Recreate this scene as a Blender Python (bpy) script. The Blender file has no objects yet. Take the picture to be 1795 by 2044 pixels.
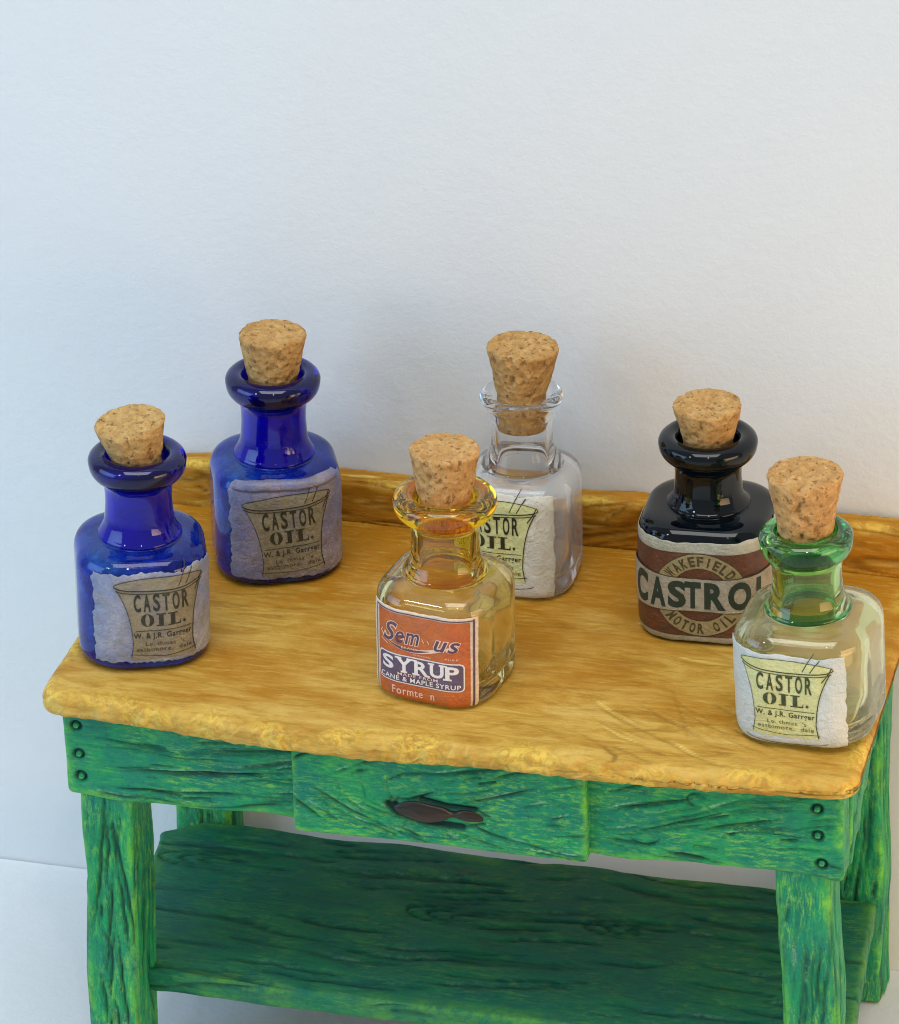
import bpy, bmesh, math, random
import numpy as np
from mathutils import Vector, Matrix, noise as mn
random.seed(7); np.random.seed(7)
sc = bpy.context.scene
C = sc.collection
sc.unit_settings.scale_length = 0.01          # one unit is one centimetre
R = math.radians

# ------------------------------------------------------------------ camera
cam_d = bpy.data.cameras.new('camera'); cam = bpy.data.objects.new('camera', cam_d); C.objects.link(cam)
cam.location = (16.349, -52.6646, 32.0995)
cam.rotation_euler = (1.0931, 0.0341, 0.2774)
cam_d.sensor_fit = 'VERTICAL'; cam_d.sensor_height = 24; cam_d.lens = 9000 / 2044 * 24
cam_d.clip_start = 0.5; cam_d.clip_end = 1000
sc.camera = cam

# ------------------------------------------------------------------ light
w = bpy.data.worlds.new('World'); sc.world = w; w.use_nodes = True
bg = w.node_tree.nodes['Background']; bg.inputs[0].default_value = (0.86, 0.92, 1.0, 1); bg.inputs[1].default_value = 0.42

def area(name, loc, target, sx, sy, power, col, spread=math.pi):
    d = bpy.data.lights.new(name, 'AREA'); d.shape = 'RECTANGLE'; d.size = sx; d.size_y = sy
    d.energy = power; d.color = col; d.spread = spread
    o = bpy.data.objects.new(name, d); C.objects.link(o); o.location = loc
    o.rotation_euler = (Vector(target) - Vector(loc)).to_track_quat('-Z', 'Y').to_euler()
    return o
area('window_light', (-40, -22, 14), (-9, 6, -4), 34, 30, 4400, (0.38, 0.64, 1.0), R(100))
area('ceiling_light', (4, -17, 58), (0, 3, 2), 44, 30, 22500, (0.985, 1.0, 0.985))
area('warm_lamp', (33, -10, 2), (9, 6, -6), 22, 14, 2300, (1.0, 0.62, 0.30), R(95))
area('small_bulb', (12, -34, 45), (0, 2, 0), 1.3, 1.3, 1900, (1.0, 0.88, 0.74))
area('small_window', (-25, -38, 42), (0, 2, 0), 4, 5.5, 2400, (0.85, 0.93, 1.0))

sc.view_settings.view_transform = 'Standard'; sc.view_settings.look = 'None'
sc.view_settings.exposure = 0.0; sc.view_settings.gamma = 1.0
sc.cycles.filter_width = 1.05
sc.cycles.max_bounces = 20; sc.cycles.transmission_bounces = 18; sc.cycles.glossy_bounces = 8
sc.cycles.diffuse_bounces = 5; sc.cycles.transparent_max_bounces = 12
sc.cycles.caustics_refractive = True; sc.cycles.caustics_reflective = True
sc.cycles.blur_glossy = 0.4; sc.cycles.sample_clamp_indirect = 6.0

# ------------------------------------------------------------------ materials
class NT:
    def __init__(s, name):
        s.m = bpy.data.materials.new(name); s.m.use_nodes = True; s.t = s.m.node_tree
        s.b = s.t.nodes['Principled BSDF']; s.tc = s.n('ShaderNodeTexCoord')
    def n(s, typ, **kw):
        x = s.t.nodes.new(typ)
        for k, v in kw.items(): setattr(x, k, v)
        return x
    def l(s, a, b): s.t.links.new(a, b)
    def noise(s, scale, detail=6, rough=.6, vec=None, stretch=None, dist=0.0, loc=(0, 0, 0)):
        mp = s.n('ShaderNodeMapping'); s.l(s.tc.outputs['Object'] if vec is None else vec, mp.inputs[0])
        mp.inputs['Scale'].default_value = stretch or (1, 1, 1); mp.inputs['Location'].default_value = loc
        x = s.n('ShaderNodeTexNoise'); s.l(mp.outputs[0], x.inputs['Vector'])
        x.inputs['Scale'].default_value = scale; x.inputs['Detail'].default_value = detail
        x.inputs['Roughness'].default_value = rough; x.inputs['Distortion'].default_value = dist
        return x.outputs['Fac']
    def voro(s, scale, feature='F1', stretch=None, out='Distance'):
        mp = s.n('ShaderNodeMapping'); s.l(s.tc.outputs['Object'], mp.inputs[0]); mp.inputs['Scale'].default_value = stretch or (1, 1, 1)
        x = s.n('ShaderNodeTexVoronoi'); x.feature = feature; s.l(mp.outputs[0], x.inputs['Vector']); x.inputs['Scale'].default_value = scale
        return x.outputs[out]
    def ramp(s, fac, stops):
        r = s.n('ShaderNodeValToRGB'); s.l(fac, r.inputs[0]); e = r.color_ramp.elements
        while len(e) < len(stops): e.new(0.5)
        for i, (p, c) in enumerate(stops):
            e[i].position = p; e[i].color = (*c, 1) if not isinstance(c, (int, float)) else (c, c, c, 1)
        return r.outputs[0]
    def mix(s, fac, a, b, mode='MIX'):
        m = s.n('ShaderNodeMix', data_type='RGBA', blend_type=mode)
        for val, sock in ((fac, m.inputs[0]), (a, m.inputs[6]), (b, m.inputs[7])):
            if isinstance(val, (int, float)): sock.default_value = val
            elif isinstance(val, tuple): sock.default_value = (*val, 1)
            else: s.l(val, sock)
        return m.outputs[2]
    def math(s, op, a, b=0.0, clamp=False):
        m = s.n('ShaderNodeMath', operation=op, use_clamp=clamp)
        for val, sock in ((a, m.inputs[0]), (b, m.inputs[1])):
            if isinstance(val, (int, float)): sock.default_value = val
            else: s.l(val, sock)
        return m.outputs[0]
    def bump(s, h, strength=.3, dist=.02):
        b = s.n('ShaderNodeBump'); b.inputs['Strength'].default_value = strength; b.inputs['Distance'].default_value = dist
        s.l(h, b.inputs['Height']); s.l(b.outputs[0], s.b.inputs['Normal']); return b
    def attr(s, name):
        a = s.n('ShaderNodeAttribute'); a.attribute_name = name; return a.outputs['Fac']
    def set(s, **kw):
        for k, v in kw.items():
            k = k.replace('_', ' ')
            if isinstance(v, tuple): s.b.inputs[k].default_value = (*v, 1)
            elif isinstance(v, (int, float)): s.b.inputs[k].default_value = v
            else: s.l(v, s.b.inputs[k])
        return s.m

def mat_paper_wall(name, base):
    t = NT(name)
    n1 = t.noise(0.05, 3, .5); n2 = t.noise(2.2, 8, .7); n3 = t.noise(9, 5, .7)
    c = t.mix(t.ramp(n1, [(0.35, 0.0), (0.7, 1.0)]), tuple(x * .965 for x in base), base)
    c = t.mix(t.ramp(n2, [(0.3, 0.0), (0.75, 1.0)]), c, tuple(x * .965 for x in base))
    t.bump(t.math('ADD', n2, t.math('MULTIPLY', n3, .6)), .32, .04)
    return t.set(Base_Color=c, Roughness=.82)

def mat_top():
    t = NT('amber_stained_wood')
    mottle = t.noise(0.42, 5, .6, stretch=(.7, 1.2, 1)); g = t.noise(1.7, 9, .72, stretch=(.45, 1.7, 1.7), dist=.7)
    fine = t.noise(8, 7, .75, stretch=(.22, 1.5, 1.5)); sp = t.noise(14, 4, .7)
    sx = t.n('ShaderNodeSeparateXYZ'); t.l(t.tc.outputs['Object'], sx.inputs[0])
    c = t.ramp(g, [(0.30, (.29, .145, .018)), (0.43, (.45, .245, .032)), (0.55, (.57, .350, .068)), (0.72, (.64, .44, .13))])
    deep = t.math('ADD', mottle, t.math('MULTIPLY', t.math('SUBTRACT', sx.outputs[1], 1.6), .055))      # deeper amber towards the back, broken up by noise
    c = t.mix(t.ramp(deep, [(0.44, 0.0), (0.64, .88)]), c, (.38, .150, .003))
    c = t.mix(t.ramp(fine, [(0.52, 0.0), (0.68, .35)]), c, (.74, .54, .14))
    c = t.mix(t.ramp(fine, [(0.34, .5), (0.45, 0.0)]), c, (.26, .12, .016))
    c = t.mix(t.math('MULTIPLY', t.attr('edge'), .85), c, t.ramp(t.noise(5, 6, .75, dist=1.5), [(0.40, (.38, .21, .045)), (0.48, (.60, .38, .05)), (0.57, (.84, .60, .10))]))
    c = t.mix(t.math('MULTIPLY', t.attr('pale'), .75, True), c, (.88, .66, .16))
    c = t.mix(t.math('MULTIPLY', t.attr('groove'), .75, True), c, (.15, .07, .008))
    h = t.math('ADD', t.math('MULTIPLY', g, .6), t.math('ADD', t.math('MULTIPLY', fine, .5), t.math('MULTIPLY', sp, .25)))
    t.bump(h, .6, .035)
    return t.set(Base_Color=c, Roughness=t.ramp(sp, [(0.3, .45), (0.7, .65)]), Specular_IOR_Level=.18)

def mat_green(name, vertical=False, deep=0.0):
    t = NT(name)
    st = (1.6, 1.6, .35) if vertical else (.42, 1.6, 1.6)
    g = t.noise(2.6, 9, .74, stretch=st, dist=1.0); blot = t.noise(.85, 6, .7, loc=(3, 1, 5)); fine = t.noise(11, 7, .8, stretch=st, dist=.5)
    pore = t.noise(30, 4, .7, stretch=(.5, .5, .5))
    dark, mid, light = (.001, .085, .055), (.002, .245, .095), (.13, .47, .045)
    c = t.ramp(g, [(0.33, dark), (0.45, mid), (0.57, (.008, .33, .10)), (0.70, light)])
    c = t.mix(t.ramp(blot, [(0.44, 0.0), (0.6, .75)]), c, (.001, .19, .13))
    c = t.mix(t.math('MULTIPLY', t.ramp(fine, [(0.50, 0.0), (0.60, .8)]), t.ramp(t.noise(1.2, 5, .65, loc=(9, 1, 2)), [(0.42, .15), (0.6, 1.0)])), c, (.20, .52, .06))
    c = t.mix(t.ramp(fine, [(0.36, .6), (0.43, 0.0)]), c, (.0008, .075, .06))
    c = t.mix(t.ramp(pore, [(0.34, .5), (0.41, 0.0)]), c, (.001, .08, .06))
    c = t.mix(t.math('MULTIPLY', t.attr('edge'), t.ramp(t.noise(4.4, 7, .75), [(0.40, .1), (0.56, .95)])), c, (.20, .62, .02))
    c = t.mix(t.math('MULTIPLY', t.attr('pale'), t.ramp(t.noise(12, 4, .7), [(0.42, 0.0), (0.55, .9)])), c, (.34, .66, .42))
    c = t.mix(t.math('MULTIPLY', t.attr('groove'), .95, True), c, (.0006, .020, .018))
    if deep: c = t.mix(deep, c, (.0006, .058, .052))  # shade under the tabletop, mixed evenly into the shelf's green
    h = t.math('ADD', g, t.math('MULTIPLY', fine, .6)); t.bump(h, .8, .035)
    return t.set(Base_Color=c, Roughness=t.ramp(fine, [(0.3, .36), (0.7, .55)]), Specular_IOR_Level=.3)

def mat_glass(name, col, rough=0.0, ior=1.47, tr=1.0, body=None):
    t = NT(name)
    if body:      # a dusty film on the glass: a patchy share of plain diffuse
        n = t.noise(1.2, 4, .6); tw = t.ramp(n, [(0.35, tr - .06), (0.7, tr + .06)])
        t.bump(t.noise(1.3, 2, .5), .05, .05)
        return t.set(Base_Color=col, Transmission_Weight=tw, Roughness=rough, IOR=ior)
    t.bump(t.noise(1.3, 2, .5), .05, .05)
    return t.set(Base_Color=col, Transmission_Weight=1.0, Roughness=rough, IOR=ior)

def mat_cobalt_body():
    t = NT('frosted_cobalt_glass')
    n = t.noise(1.1, 5, .6)
    c = t.ramp(n, [(0.36, (.002, .006, .22)), (0.50, (.004, .030, .38)), (0.68, (.02, .13, .48))])
    d = t.ramp(t.noise(2.6, 7, .75, loc=(2, 8, 3)), [(0.42, .72), (0.62, .35)])
    t.bump(t.noise(3, 3, .6), .06, .05)
    return t.set(Base_Color=c, Transmission_Weight=d, Roughness=.07, IOR=1.42)

def mat_black_glass():
    t = NT('black_glass'); n = t.noise(1.5, 4, .6)
    return t.set(Base_Color=t.ramp(n, [(0.4, (.001, .002, .004)), (0.7, (.002, .006, .008))]), Roughness=.04, IOR=1.40)

def mat_cork(name, tint):
    t = NT(name)
    v = t.voro(9, 'F1', out='Color'); vd = t.voro(9); n = t.noise(7, 8, .75); n2 = t.noise(26, 4, .7); big = t.noise(1.6, 3, .6)
    base = t.ramp(n, [(0.28, (.30, .155, .04)), (0.45, (.55, .335, .11)), (0.6, (.68, .45, .175)), (0.76, (.82, .60, .29))])
    g = t.n('ShaderNodeSeparateColor'); t.l(v, g.inputs[0])
    c = t.mix(t.ramp(g.outputs[0], [(0.0, .55), (.7, 0.0)]), base, (.40, .21, .06))
    c = t.mix(t.ramp(t.noise(11, 3, .6, loc=(4, 4, 4)), [(0.57, 0.0), (0.66, .85)]), c, (.16, .07, .02))
    c = t.mix(t.ramp(big, [(0.4, 0.0), (.7, .35)]), c, (.46, .26, .08))
    c = t.mix(1.0, c, tuple(min(1.25, x * 1.12) for x in tint), 'MULTIPLY')
    h = t.math('ADD', n, t.math('ADD', t.math('MULTIPLY', vd, .8), t.math('MULTIPLY', n2, .35))); t.bump(h, 1.0, .06)
    return t.set(Base_Color=c, Roughness=.85)

def mat_label(name, a, b, c3, dirt=(.2, .2, .15), dirt_amt=.4, rough=.55):
    t = NT(name)
    n = t.noise(1.5, 6, .65); n2 = t.noise(4.5, 6, .7, loc=(7, 2, 1)); f = t.noise(24, 3, .6)
    c = t.ramp(n, [(0.35, a), (0.52, b), (0.68, c3)])
    c = t.mix(t.ramp(n2, [(0.46, 0.0), (0.7, dirt_amt)]), c, dirt)
    c = t.mix(t.ramp(f, [(0.4, .18), (0.6, 0.0)]), c, dirt)
    t.bump(t.math('ADD', n2, t.math('ADD', t.math('MULTIPLY', f, .3), t.noise(3, 6, .7, dist=2.0))), .9, .04)
    return t.set(Base_Color=c, Roughness=rough, Coat_Weight=.25, Coat_Roughness=.2)

def mat_ink(name, col, fade=(.3, .3, .2), amt=.35):
    t = NT(name)
    n = t.noise(16, 5, .75)
    return t.set(Base_Color=t.mix(t.ramp(n, [(0.48, 0.0), (0.72, amt)]), col, fade), Roughness=.5)

M = dict(
    wall=mat_paper_wall('white_paper', (.70, .725, .715)), floor=mat_paper_wall('white_paper_floor', (.67, .70, .71)),
    top=mat_top(), green=mat_green('green_painted_wood'), greenv=mat_green('green_painted_leg', True), shelf=mat_green('green_shade_painted_shelf', deep=.55),
    clear=mat_glass('clear_glass', (.995, .995, .99), ior=1.34), clearb=mat_glass('dusty_clear_glass', (.985, .985, .98), tr=.88, body=1, ior=1.38),
    yneck=mat_glass('amber_yellow_glass', (.965, .82, .26)), ylip=mat_glass('golden_glass', (.91, .52, .02)), ybody=mat_glass('pale_yellow_glass', (.965, .87, .44), tr=.95, body=1),
    gneck=mat_glass('green_glass', (.50, .78, .34)), glip=mat_glass('deep_green_glass', (.05, .36, .09)), gbody=mat_glass('pale_green_glass', (.88, .93, .66), tr=.94, body=1),
    cneck=mat_glass('cobalt_glass', (.010, .003, .62), tr=.74, body=1), clip=mat_glass('deep_cobalt_glass', (.004, .003, .17), tr=.85, body=1), cbody=mat_cobalt_body(),
    black=mat_black_glass(),
)

# ------------------------------------------------------------------ mesh helpers
def mesh_obj(name, verts, faces, mat, parent=None, smooth=True, attrs=None, loc=None):
    me = bpy.data.meshes.new(name)
    me.from_pydata([tuple(map(float, v)) for v in verts], [], [tuple(int(i) for i in f) for f in faces])
    if mat: me.materials.append(mat)
    if smooth: me.polygons.foreach_set('use_smooth', np.ones(len(me.polygons), bool))
    for k, v in (attrs or {}).items():
        at = me.attributes.new(k, 'FLOAT', 'POINT'); at.data.foreach_set('value', np.asarray(v, np.float32))
    me.update()
    o = bpy.data.objects.new(name, me); C.objects.link(o)
    if parent: o.parent = parent
    if loc: o.location = loc
    return o

def thing(name, label, cat, loc=(0, 0, 0), rz=0, group=None):
    o = bpy.data.objects.new(name, None); C.objects.link(o); o.location = loc; o.rotation_euler = (0, 0, rz)
    o.empty_display_size = .2
    o['label'] = label; o['category'] = cat
    if group: o['group'] = group
    return o

RES = 50.0          # groove raster, samples per cm
class Field:
    """height raster of carved strokes over a rectangle u0..u1 by v0..v1"""
    def __init__(s, u0, u1, v0, v1):
        s.u0, s.v0 = u0, v0
        s.w, s.h = int((u1 - u0) * RES) + 3, int((v1 - v0) * RES) + 3
        s.a = np.zeros((s.h, s.w), np.float32); s.p = np.zeros((s.h, s.w), np.float32)
    def stroke(s, pts, width=.03, depth=1.0, into=None):
        n = len(pts); into = s.a if into is None else into
        for i in range(n - 1):
            (x0, y0), (x1, y1) = pts[i], pts[i + 1]
            tm = (i + .5) / (n - 1); k = min(1, 3.2 * min(tm, 1 - tm) + .15)
            wd = width * k; rad = wd * 2.6
            a0, a1 = int((min(x0, x1) - rad - s.u0) * RES), int((max(x0, x1) + rad - s.u0) * RES) + 2
            b0, b1 = int((min(y0, y1) - rad - s.v0) * RES), int((max(y0, y1) + rad - s.v0) * RES) + 2
            a0, b0 = max(a0, 0), max(b0, 0); a1, b1 = min(a1, s.w), min(b1, s.h)
            if a0 >= a1 or b0 >= b1: continue
            X = np.arange(a0, a1) / RES + s.u0; Y = (np.arange(b0, b1) / RES + s.v0)[:, None]
            dx, dy = x1 - x0, y1 - y0; L2 = dx * dx + dy * dy + 1e-9
            t = np.clip(((X - x0) * dx + (Y - y0) * dy) / L2, 0, 1)
            d2 = (X - x0 - t * dx) ** 2 + (Y - y0 - t * dy) ** 2
            v = depth * k * np.exp(-d2 / (wd * wd))
            into[b0:b1, a0:a1] = np.maximum(into[b0:b1, a0:a1], v)
    def flow(s, n, angle, length=(.5, 2.5), width=(.015, .04), depth=(.4, 1), seed=0, region=None, pale=.25):
        r = random.Random(seed); U1, V1 = s.u0 + s.w / RES, s.v0 + s.h / RES
        reg = region or (s.u0, U1, s.v0, V1)
        for _ in range(n):
            x, y = r.uniform(reg[0], reg[1]), r.uniform(reg[2], reg[3]); L = r.uniform(*length); st = .08; pts = []
            for k in range(int(L / st)):
                pts.append((x, y)); a = angle(x, y) + .25 * mn.noise((x * 1.7, y * 3, seed + 3.3)); x += st * math.cos(a); y += st * math.sin(a)
            if len(pts) > 3:
                s.stroke(pts, r.uniform(*width), r.uniform(*depth))
                if r.random() < pale: q0 = int(len(pts) * r.uniform(0, .4)); seg = [(x_ + .03 * math.sin(a0_), y_ + .034) for (x_, y_), a0_ in zip(pts[q0:q0 + max(4, len(pts) // 2)], [0] * 99)]; s.stroke(seg, .016, 1.0, s.p)
        return s
    def sample(s, u, v, a=None):
        a = s.a if a is None else a
        x = np.clip((u - s.u0) * RES, 0, s.w - 1.001); y = np.clip((v - s.v0) * RES, 0, s.h - 1.001)
        i, j = x.astype(int), y.astype(int); fx, fy = x - i, y - j
        return (a[j, i] * (1 - fx) + a[j, i + 1] * fx) * (1 - fy) + (a[j + 1, i] * (1 - fx) + a[j + 1, i + 1] * fx) * fy

def nz(P, sc_, seed=0.0):
    return np.array([mn.noise((p[0] * sc_ + seed, p[1] * sc_ + seed * .7, p[2] * sc_)) for p in P])

def board(name, lo, hi, rad, step, mat, parent, fields=None, depth=.035, wob=.02, warp=None, edge_w=.10, seed=0.0, steps=None):
    """a plank: box lattice with rounded edges, carved strokes pressed into its faces, slightly uneven all over"""
    lo, hi = np.array(lo, float), np.array(hi, float)
    cnt = [max(3, int(round((hi[i] - lo[i]) / (steps[i] if steps else step)))) for i in range(3)]
    ax = []
    for i in range(3):
        g = np.linspace(lo[i], hi[i], cnt[i] + 1)
        ex = [lo[i] + rad * k for k in (.12, .3, .55, .85)] + [hi[i] - rad * k for k in (.12, .3, .55, .85)]
        g = np.unique(np.round(np.concatenate([g, ex]), 4)); keep = [g[0]]
        for v in g[1:]:
            if v - keep[-1] > rad * .08: keep.append(v)
        keep[-1] = hi[i]; ax.append(np.array(keep))
    idx = {}; V = []; F = []
    def vid(i, j, k):
        key = (i, j, k)
        if key not in idx: idx[key] = len(V); V.append((ax[0][i], ax[1][j], ax[2][k]))
        return idx[key]
    n = [len(a) - 1 for a in ax]
    for i in range(n[0]):
        for j in range(n[1]):
            F.append((vid(i, j, n[2]), vid(i + 1, j, n[2]), vid(i + 1, j + 1, n[2]), vid(i, j + 1, n[2])))
            F.append((vid(i, j, 0), vid(i, j + 1, 0), vid(i + 1, j + 1, 0), vid(i + 1, j, 0)))
        for k in range(n[2]):
            F.append((vid(i, 0, k), vid(i + 1, 0, k), vid(i + 1, 0, k + 1), vid(i, 0, k + 1)))
            F.append((vid(i, n[1], k), vid(i, n[1], k + 1), vid(i + 1, n[1], k + 1), vid(i + 1, n[1], k)))
    for j in range(n[1]):
        for k in range(n[2]):
            F.append((vid(0, j, k), vid(0, j, k + 1), vid(0, j + 1, k + 1), vid(0, j + 1, k)))
            F.append((vid(n[0], j, k), vid(n[0], j + 1, k), vid(n[0], j + 1, k + 1), vid(n[0], j, k + 1)))
    P = np.array(V); inner = np.clip(P, lo + rad, hi - rad); d = P - inner
    ln = np.linalg.norm(d, axis=1, keepdims=True); N = d / np.maximum(ln, 1e-9); Q = inner + N * rad
    # distance to the nearest arris, for worn edges
    dist = np.minimum(Q - lo, hi - Q); ds = np.sort(dist, axis=1); arr = ds[:, 1]
    edge = np.clip(1 - arr / edge_w, 0, 1) * np.clip(.5 + 1.6 * nz(Q, 1.6, seed + 5), 0, 1)
    gro = np.zeros(len(Q)); pal = np.zeros(len(Q))
    for fk, (f, ua, va, na, sg) in (fields or {}).items():
        wgt = np.clip(N[:, na] * sg, 0, 1) ** 2
        gro = np.maximum(gro, wgt * f.sample(Q[:, ua], Q[:, va])); pal = np.maximum(pal, wgt * f.sample(Q[:, ua], Q[:, va], f.p))
    low = nz(Q, .9, seed) * wob + nz(Q, 3.5, seed + 9) * wob * .35
    Q = Q + N * (low - gro * depth)[:, None]
    if warp: Q = warp(Q)
    o = mesh_obj(name, Q, F, mat, parent, True, {'groove': np.clip(gro, 0, 1), 'edge': edge, 'pale': np.clip(pal, 0, 1)})
    return o

# ------------------------------------------------------------------ setting
FZ = -7.3; WY = 6.52
def sheet(name, nu, nv, fn, mat):
    V = [fn(i / nu, j / nv) for j in range(nv + 1) for i in range(nu + 1)]
    F = [(j * (nu + 1) + i, j * (nu + 1) + i + 1, (j + 1) * (nu + 1) + i + 1, (j + 1) * (nu + 1) + i) for j in range(nv) for i in range(nu)]
    o = mesh_obj(name, V, F, mat); o['kind'] = 'structure'; return o
def wall_fn(u, v):
    x = -70 + 140 * u; z = FZ - .6 + 75 * v
    return (x, WY + .05 * mn.noise((x * .12, z * .12, 0)) + .16 * max(0, 1 - (z - FZ) / .25) * 0, z)
sheet('wall', 160, 90, wall_fn, M['wall'])
sheet('floor', 120, 70, lambda u, v: (-70 + 140 * u, WY - .035 + .02 * mn.noise((u * 40, 1, 1)) - 75 * (1 - v) ** 2.2, FZ + .02 * mn.noise((u * 9, v * 9, 4)) + .05 * max(0, 1 - 75 * (1 - v) ** 2.2 / .6) ** 2 - .008), M['floor'])

# ------------------------------------------------------------------ the table
TB = thing('table', 'miniature green painted table with amber wooden top holding the six bottles', 'table', (0, 0, FZ))
body_off = Vector((0, 0, -FZ))
def under(o): o.location = (0, 0, -FZ); return o

ft = Field(-6.3, 6.3, -.6, 6.6)
ft.flow(46, lambda x, y: .05 + .10 * math.sin(x * .6 + y), (1.0, 3.4), (.012, .026), (.2, .55), 11, None, .06)
ft.flow(16, lambda x, y: -.62 - .12 * y + .05 * x, (1.0, 2.3), (.010, .018), (.4, .9), 12, (1.8, 4.2, .5, 2.0), .12)
ft.stroke([(2.05, .62), (2.4, .42), (2.62, .22), (2.62, .10), (2.50, .02)], .03, .9)
ft.stroke([(3.05, 2.0), (3.3, 1.4), (3.5, .9)], .02, .5)
ff = Field(-6.3, 6.3, -.7, .2)
ff.flow(300, lambda x, y: .9 + .5 * math.sin(x * 2.2), (.12, .42), (.010, .022), (.2, .6), 13, None, .8)
def top_warp(Q):
    Q = Q.copy(); x = Q[:, 0]; y = Q[:, 1]
    fr = np.clip(1 - y / 2.2, 0, 1) ** 1.5
    Q[:, 1] -= .20 * (1 - np.clip(np.abs(x + .2) / 6, 0, 1) ** 2.2) * fr
    Q[:, 1] += .06 * np.sin(x * 1.3 + 1) * fr * .5
    # plan corners rounded
    cx = np.clip(np.abs(x) - 5.6, 0, None); Q[:, 1] += np.where(y < 1, .9 * cx ** 2, 0) * np.clip(1 - y, 0, 1)
    Q[:, 0] -= .035 * np.clip(y, 0, 6)
    chip = np.clip(1 - (y + .1) / .35, 0, 1) * np.clip(-y * 3 + 1, 0, 1)
    Q[:, 1] += chip * (.035 * nz(Q, 5.5, 2) + .022 * nz(Q, 13, 4)); Q[:, 2] += chip * .018 * nz(Q, 8, 6)
    Q[:, 2] += .02 * np.sin(x * .9) * fr + np.where(Q[:, 2] < -.2, .10 * np.clip(x / 6, 0, 1), 0)
    return Q
under(board('tabletop', (-6, -.05, -.40), (6.05, 6.30, 0), .17, .05, M['top'], TB,
            {'t': (ft, 0, 1, 2, 1), 'f': (ff, 0, 2, 1, -1)}, .035, .022, top_warp, .40, 1.0, steps=(.036, .036, .03)))
fs = Field(-6.3, 6.3, -.1, 1.0)
fs.flow(60, lambda x, y: .02 + .22 * math.sin(x * 1.1), (.8, 3.0), (.014, .036), (.6, 1), 21, None, .3)
def swirl(x, y): return .9 * math.exp(-((x - 1.6) ** 2) / .8) * (1 if y > .45 else .5) * math.cos((x - 1.6) * 2)
fs.flow(30, swirl, (.8, 1.8), (.018, .04), (.7, 1), 22, (.6, 3.2, .05, .8))
fs.flow(16, lambda x, y: -.8 * math.exp(-((x + 4.6) ** 2) / .9), (.6, 1.4), (.018, .04), (.7, 1), 24, (-5.6, -4.0, .05, .8))
def splash_warp(Q):
    Q = Q.copy(); x = Q[:, 0]
    Q[:, 2] += np.where(Q[:, 2] > .5, .05 * np.sin(x * .8) + .08 * np.clip((x - 3.2) / 2, 0, 1) - .06 * np.clip((-x - 4.6), 0, 1.5) ** 2, 0)
    Q[:, 0] -= .20
    return Q
under(board('backsplash', (-5.95, 6.03, -.05), (6.0, 6.48, .80), .15, .05, M['top'], TB, {'f': (fs, 0, 2, 1, -1), 't': (Field(-6.3, 6.3, 5.5, 6.6).flow(30, lambda x, y: 0, (.8, 2.5), (.015, .03), (.3, .7), 23), 0, 1, 2, 1)}, .05, .03, splash_warp, .2, 4.0))

# apron: one long board; the drawer front stands proud of it
fa = Field(-6, 6, -2, -.2)
def apr(x, y):
    if x < 0: return -.04 + .11 * max(0, x + 4.2)
    return .42 - .06 * (x - 2) - .9 * max(0, min(1, (-1.25 - y) * 2.2)) * .6
fa.flow(40, apr, (.6, 2.9), (.012, .026), (.4, 1), 31, (-5.5, -2.2, -1.9, -.4))
fa.flow(48, apr, (.3, 1.7), (.012, .030), (.4, 1), 32, (2.1, 5.3, -1.85, -.4))
fa.stroke([(2.95 + .22 * math.cos(a), -1.42 + .16 * math.sin(a)) for a in np.linspace(3.3, 6.0, 9)], .022, .9)
fa.stroke([(3.7 + .14 * math.cos(a), -.78 + .1 * math.sin(a)) for a in np.linspace(0, 5.5, 10)], .018, .7)
nail_pos = [(-5.58, -.66), (-5.57, -1.14), (-5.56, -1.52), (5.43, -.72), (5.44, -1.15), (5.50, -1.60)]
for (nx, nzv) in nail_pos:
    fa.stroke([(nx + .066 * math.cos(a), nzv + .062 * math.sin(a)) for a in np.linspace(0, 6.283, 15)][:], .026, 1.1)
    fa.stroke([(nx + .066 * math.cos(a), nzv + .062 * math.sin(a)) for a in np.linspace(3.1, 9.4, 15)][:], .026, 1.1)
def apron_warp(Q):
    Q = Q.copy(); x = Q[:, 0]
    low = Q[:, 2] < -1.2
    Q[:, 2] += np.where(low, .025 * np.sin(x * 1.7) + .015 * np.sin(x * 4.1), 0) + .05 * x / 6
    return Q
under(board('apron', (-5.80, .33, -1.86), (5.80, .85, -.36), .09, .024, M['green'], TB, {'f': (fa, 0, 2, 1, -1)}, .07, .02, apron_warp, .16, 7.0, steps=(.024, .08, .022)))
fd = Field(-2.4, 2.3, -2.1, -.3)
def drw(x, y):
    if x < -.6 and y < -.95: return -.75 + .35 * (x + 2.2)
    if x < -.6: return .45
    if y < -1.3: return -.38 + .2 * x
    return .26 + .05 * x
for a_ in (0, 1): fd.stroke([(-.74 + .1 * a_, -1.18), (-.80 + .1 * a_, -1.30), (-.66, -1.44), (-.2, -1.55), (.3, -1.56), (.62, -1.46)], .055, 1.6)
fd.stroke([(-.74, -1.22), (-.3, -1.17), (.1, -1.24), (.5, -1.24), (.70, -1.34)], .05, 1.4)
fd.flow(80, drw, (.25, 1.5), (.011, .028), (.4, 1), 41, None, .45)
for k in range(5):
    fd.stroke([(-1.9 + .26 * k + .12 * math.cos(t) * k, -1.18 + (.12 + .11 * k) * math.sin(t) * -1) for t in np.linspace(-1.2, 1.8, 10)], .014, .3)
DR = under(board('drawer', (-2.24, .16, -1.93), (2.14, .70, -.44), .07, .022, M['green'], TB, {'f': (fd, 0, 2, 1, -1)}, .055, .018,
                 lambda Q: np.column_stack([Q[:, 0], Q[:, 1], Q[:, 2] + .04 * Q[:, 0] / 6]), .11, 9.0, steps=(.022, .08, .022)))
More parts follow.
